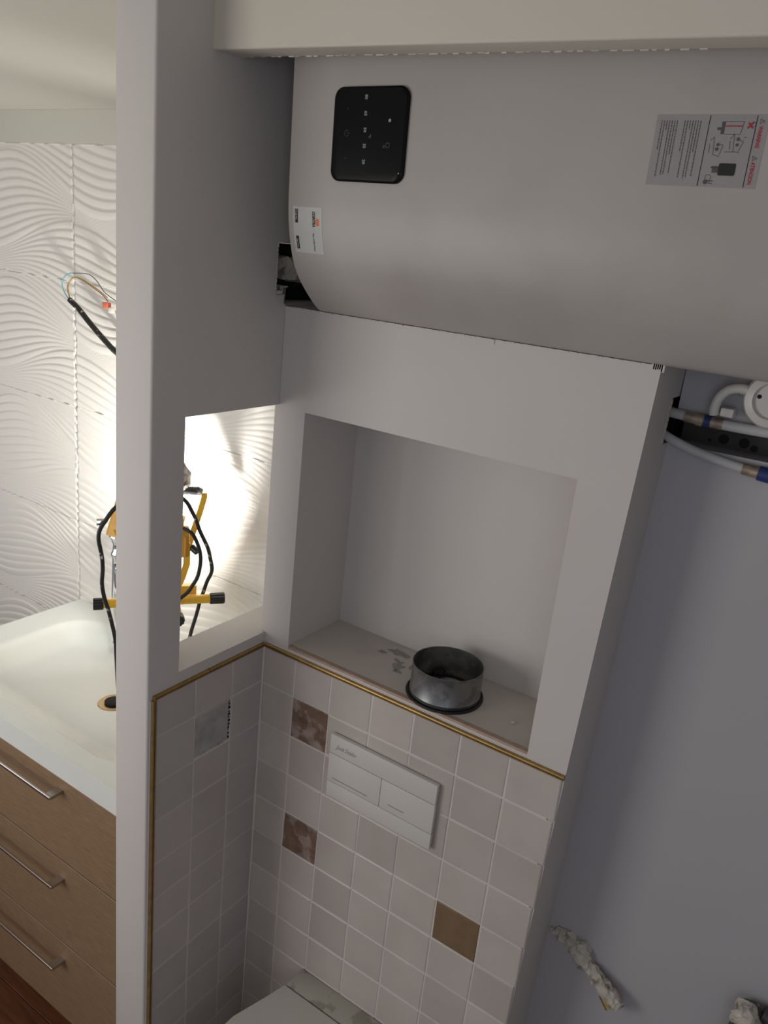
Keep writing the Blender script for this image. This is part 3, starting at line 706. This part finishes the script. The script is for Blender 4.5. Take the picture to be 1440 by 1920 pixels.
cab = [(-.105,-.283,-.05),(-.110,-.20,-.05),(-.113,-.13,-.05),(-.115,-.084,-.05),(-.121,-.046,-.05),(-.132,.005,-.05),(-.142,.042,-.05),(-.147,.079,-.05),(-.145,.115,-.05),(-.146,.144,-.05),(-.149,.165,-.05),(-.154,.194,-.05),(-.153,.215,-.05),(-.146,.232,-.05),(-.139,.243,-.05),(-.127,.263,-.05),(-.113,.28,-.05),(-.07,.318,-.045),(-.02,.33,-.04),(.02,.315,-.035),(.045,.295,-.03),(.059,.281,-.03),(.07,.26,-.03),(.082,.235,-.03),(.091,.208,-.03),(.104,.18,-.03),(.116,.152,-.02),(.124,.121,-.01),(.131,.089,.0),(.130,.067,.01),(.123,.042,.022),(.113,.003,.027),(.108,-.009,.027),(.100,-.042,.02),(.091,-.074,.015),(.082,-.106,.01),(.07,-.17,.0),(.06,-.24,-.01),(.03,-.283,-.03),(.0,-.288,-.05)]
tube_obj('power_cable', [LP(a, b, c) for a, b, c in cab], .0048, 'cable', lamp, 10, 4)
lp = [(.052,.214,-.03),(.060,.213,-.042),(.072,.204,-.05),(.084,.179,-.05),(.092,.151,-.05),(.093,.121,-.05),(.087,.087,-.05),(.076,.065,-.05),(.063,.044,-.05),(.042,.026,-.05),(.0,-.01,-.045),(-.04,-.05,-.04),(-.07,-.14,-.03),(-.09,-.22,-.03),(-.095,-.283,-.03)]
tube_obj('lamp_cable', [LP(a, b, c) for a, b, c in lp], .0046, 'rubber', lamp, 10, 4)
place(lamp.children, lamp)
# the lamp's own light
hc_ = LP(HCn[0], HCn[1], .062)
ld = bpy.data.lights.new('work_lamp_light', 'AREA'); ld.shape = 'RECTANGLE'; ld.size = .09; ld.size_y = .04; ld.energy = 5.0; ld.color = (1, .975, .925)
lo = bpy.data.objects.new('work_lamp_light', ld); COL.objects.link(lo); lo.location = hc_
lo.rotation_euler = (Vector((-.80,.58,.32))).to_track_quat('-Z', 'Y').to_euler()

# ---------------------------------------------------------------- loose cable on the bathroom wall
wc2 = thing('wall_cable', 'dusty black electrical cable with bare coloured wires hanging off the wavy tiled wall', 'cable', (-.70, .205, 1.73))
tube_obj('sheath', [(-.655,.214,1.715),(-.69,.190,1.735),(-.726,.172,1.757),(-.785,.168,1.793),(-.835,.166,1.826),(-.875,.166,1.853),(-.914,.166,1.873)], .0075, 'cable', wc2, 10)
tube_obj('blue_wire', [(-.912,.166,1.872),(-.932,.164,1.888),(-.941,.162,1.912),(-.930,.162,1.932),(-.908,.163,1.943),(-.896,.164,1.945)], .0015, 'wire_blue', wc2, 6)
tube_obj('grey_wire', [(-.896,.164,1.945),(-.86,.168,1.948),(-.83,.17,1.947),(-.80,.17,1.932),(-.775,.17,1.911),(-.755,.17,1.902),(-.715,.175,1.885)], .0012, 'wire_grey', wc2, 6)
tube_obj('brown_wire', [(-.912,.166,1.872),(-.920,.166,1.89),(-.922,.165,1.907),(-.908,.165,1.925),(-.89,.166,1.934),(-.86,.168,1.930),(-.80,.17,1.909),(-.772,.17,1.897),(-.758,.17,1.886)], .0014, 'wire_brown', wc2, 6)
tube_obj('earth_wire', [(-.912,.166,1.872),(-.917,.166,1.89),(-.914,.164,1.915),(-.895,.164,1.934),(-.865,.166,1.934),(-.81,.169,1.917),(-.775,.17,1.903),(-.76,.17,1.896)], .0014, 'wire_green', wc2, 6)
bbox('terminal_block', -.772, -.750, .163, .175, 1.868, 1.884, 'conn', wc2, .0015)
bbox('terminal_block', -.748, -.732, .163, .173, 1.858, 1.873, 'conn_clear', wc2, .0015)
place(wc2.children, wc2)

# ---------------------------------------------------------------- hole at the heater's lower left corner
deb = [((-.06,.03,1.972),(-.05,.02,2.00),(-.045,.03,2.045)), ((-.03,.05,1.97),(-.02,.06,1.99),(-.01,.08,2.0))]
bm = bmesh.new()
for k in range(3): pass
bbox('light_slit_board', -T_+.0002, -T_+.012, -.030, YW-.002, 1.9675, 2.022, 'black', wall_left)  # added black boards keep the hole dark; slit between them lights the lump
bbox('light_slit_board', -T_+.0002, -T_+.012, -.030, YW-.002, 2.047, 2.079, 'black', wall_left)
o = lump('insulation', [(-.062,-.015,2.038),(-.058,.02,2.036),(-.05,.06,2.03),(-.05,.12,2.03)], [.014,.024,.028,.024], 'plaster', wall_left, 8, .5, 2, seed=3)
rag = bmesh.new()
box(rag, -.05, -.002, .0, .006, 1.998, 2.001); box(rag, -.012, -.006, -.006, -.004, 1.968, 2.0); box(rag, -.055, -.045, .01, .05, 1.97, 1.998)
finish('broken_board', rag, 'plaster', wall_left)
rag = bmesh.new()                                   # crumbly edge of the hole
for k in range(26):
    t = k/26; z = 1.968+.112*t; s = random.uniform(.0008, .003)
    box(rag, -.012, .0006, -.0315-s*.3, -.0315+s, z, z+random.uniform(.002, .006))
box(rag, -.012, .0004, -.032, -.006, 1.966, 1.985); box(rag, -.012, .0004, -.032, -.012, 1.984, 1.992)
finish('crumbled_edge', rag, 'paint', wall_left)['kind'] = 'stuff'
rag = bmesh.new()
for k in range(20):
    x = .002+k*.0045; box(rag, x, x+.005, .0005, .02+random.random()*.03, 1.9625, 1.9625+random.uniform(.0003, .0015))
finish('rubble', rag, 'plaster', wall_back)['kind'] = 'stuff'

# ---------------------------------------------------------------- pipes, socket and rail under the heater, right
rail = bmesh.new(); box(rail, .742, 1.09, .205, .2145, 1.828, 1.872)
ro = tag(finish('perforated_rail', rail, 'darkmetal'), 'dark perforated metal rail inside the wall slot behind the pipes', 'rail')
for x, r in ((.812,.0085),(.845,.0085),(.862,.006),(.895,.0085),(.93,.0085),(.79,.003)):
    bm = bmesh.new(); tube(bm, [(x, .2045, 1.840 if r > .007 else 1.834), (x, .206, 1.840 if r > .007 else 1.834)], r, 18); finish('rail_hole', bm, 'black', ro)
def pipe(name, label, pts, r, fits):
    t = thing(name, label, 'pipe', pts[0]); tube_obj('pipe_run', pts, r, 'pipe', t, 14)
    for a, b, rr_, m, n_ in fits:
        bm = bmesh.new(); tube(bm, [a, b], rr_, 16); finish(n_, bm, m, t, 'auto')
    place(t.children, t); t['group'] = 'water pipes under the heater'; return t
y1 = .138
pipe('water_pipe', 'upper white plastic water pipe with brass and blue fitting beside the socket', [(.712,.150,1.879),(.735,.143,1.8775),(.80,y1,1.8745),(.86,y1,1.874),(.95,y1,1.876),(1.3,y1,1.88)], .0085,
     [((.757,y1,1.876),(.776,y1,1.875),.0092,'fitting','brass_sleeve'), ((.776,y1,1.875),(.787,y1,1.8745),.0108,'fitting','brass_nut'), ((.7885,y1,1.8745),(.7985,y1,1.8742),.0106,'blue','blue_ring'), ((.7985,y1,1.8742),(.8175,y1,1.874),.0094,'fitting','brass_sleeve')])
pipe('water_pipe', 'lower white plastic water pipe sloping down to a blue fitting', [(.708,.150,1.846),(.722,.142,1.8415),(.75,y1,1.832),(.785,y1,1.8225),(.845,y1,1.813),(.90,y1,1.8085),(1.0,y1,1.80),(1.3,y1,1.78)], .0078,
     [((.862,y1,1.8105),(.886,y1,1.809),.0094,'fitting','brass_sleeve'), ((.8865,y1,1.809),(.905,y1,1.8075),.012,'blue','blue_ring')])
rag = bmesh.new()
for k in range(8):
    z = 1.828+k*.0095; box(rag, edge(z)-.0005, edge(z)+.0012, .108-random.random()*.004, .114, z, z+.009)
finish('hole_rim', rag, 'plaster', wall_back)['kind'] = 'stuff'
SC = (.884, .146, 1.926)
so = thing('wall_socket', 'round white power socket low on the wall under the heater, cut by the frame', 'socket', SC)
bm = bmesh.new(); lathe(bm, [(.0001,-.032),(.026,-.032),(.027,-.036),(.0285,-.038),(.040,-.034),(.044,-.024),(.045,0),(.0001,0)], (SC[0], SC[1], SC[2]), 40, 'Y'); finish('socket_body', bm, 'white_plastic', so, 'auto')
for dx, dz in ((-.012,.004),(.010,-.006),(.003,.016)):
    bm = bmesh.new(); tube(bm, [(SC[0]+dx-.008, SC[1]-.0325, SC[2]+dz), (SC[0]+dx-.008, SC[1]-.0315, SC[2]+dz)], .0034, 12); finish('pin_hole', bm, 'black', so)
place(so.children, so)
pl = thing('plug_lead', 'white plug lead bent down beside the round socket', 'cable', (.80, .12, 1.9))
tube_obj('lead', [(.848,.122,1.935),(.835,.120,1.937),(.818,.119,1.932),(.806,.119,1.918),(.802,.120,1.900),(.803,.122,1.890)], .0078, 'white_plastic', pl, 12)
bbox('cable_clip', .812, .832, .118, .148, 1.889, 1.903, 'white_plastic', pl, .002)
for k in range(5):
    bm = bmesh.new(); x = .836+k*.0036; tube(bm, [(x, .1215, 1.9365-k*.0003), (x+.0018, .1215, 1.9365-k*.0003)], .0088, 12); finish('strain_relief_ring', bm, 'white_plastic', pl, 'auto')
place(pl.children, pl)

# ---------------------------------------------------------------- plastered lumps on the lower right wall
ch = thing('plaster_chase', 'ragged plaster strip with a brass pipe end on the lower right wall', 'pipe stub', (.79, .15, .74))
lump('plaster_strip', [(.714,.149,.768),(.735,.148,.768),(.760,.146,.763),(.783,.142,.757),(.793,.142,.742),(.812,.138,.728)], [.005,.013,.019,.023,.018,.013], 'plaster', ch, 10, .5, 4, seed=1)
lump('pipe_wrap', [(.806,.136,.738),(.828,.130,.728),(.850,.124,.716),(.872,.118,.707),(.880,.116,.700)], [.013,.016,.016,.015,.012], 'plaster', ch, 10, .28, 4, seed=2)
bm = bmesh.new(); tube(bm, [(.845,.122,.704), (.866,.112,.690)], .0085, 12); finish('brass_end', bm, 'brass', ch, 'auto')
place(ch.children, ch)
dp = thing('drain_stub', 'dark grey waste pipe with a plaster covered collar in the lower right corner', 'pipe stub', (1.09, .11, .80))
tube_obj('waste_pipe', [(1.100,.135,.846),(1.093,.110,.830),(1.088,.108,.79),(1.083,.108,.70)], .021, 'grey_pvc', dp, 20, 4)
lump('plaster_collar', [(1.090,.128,.858),(1.094,.108,.842),(1.094,.096,.830)], [.018,.025,.024], 'plaster', dp, 12, .45, 3, seed=5)
tube_obj('side_pipe', [(1.115,.13,.848),(1.15,.128,.842),(1.22,.128,.83)], .016, 'grey_pvc', dp, 16, 3)
place(dp.children, dp)
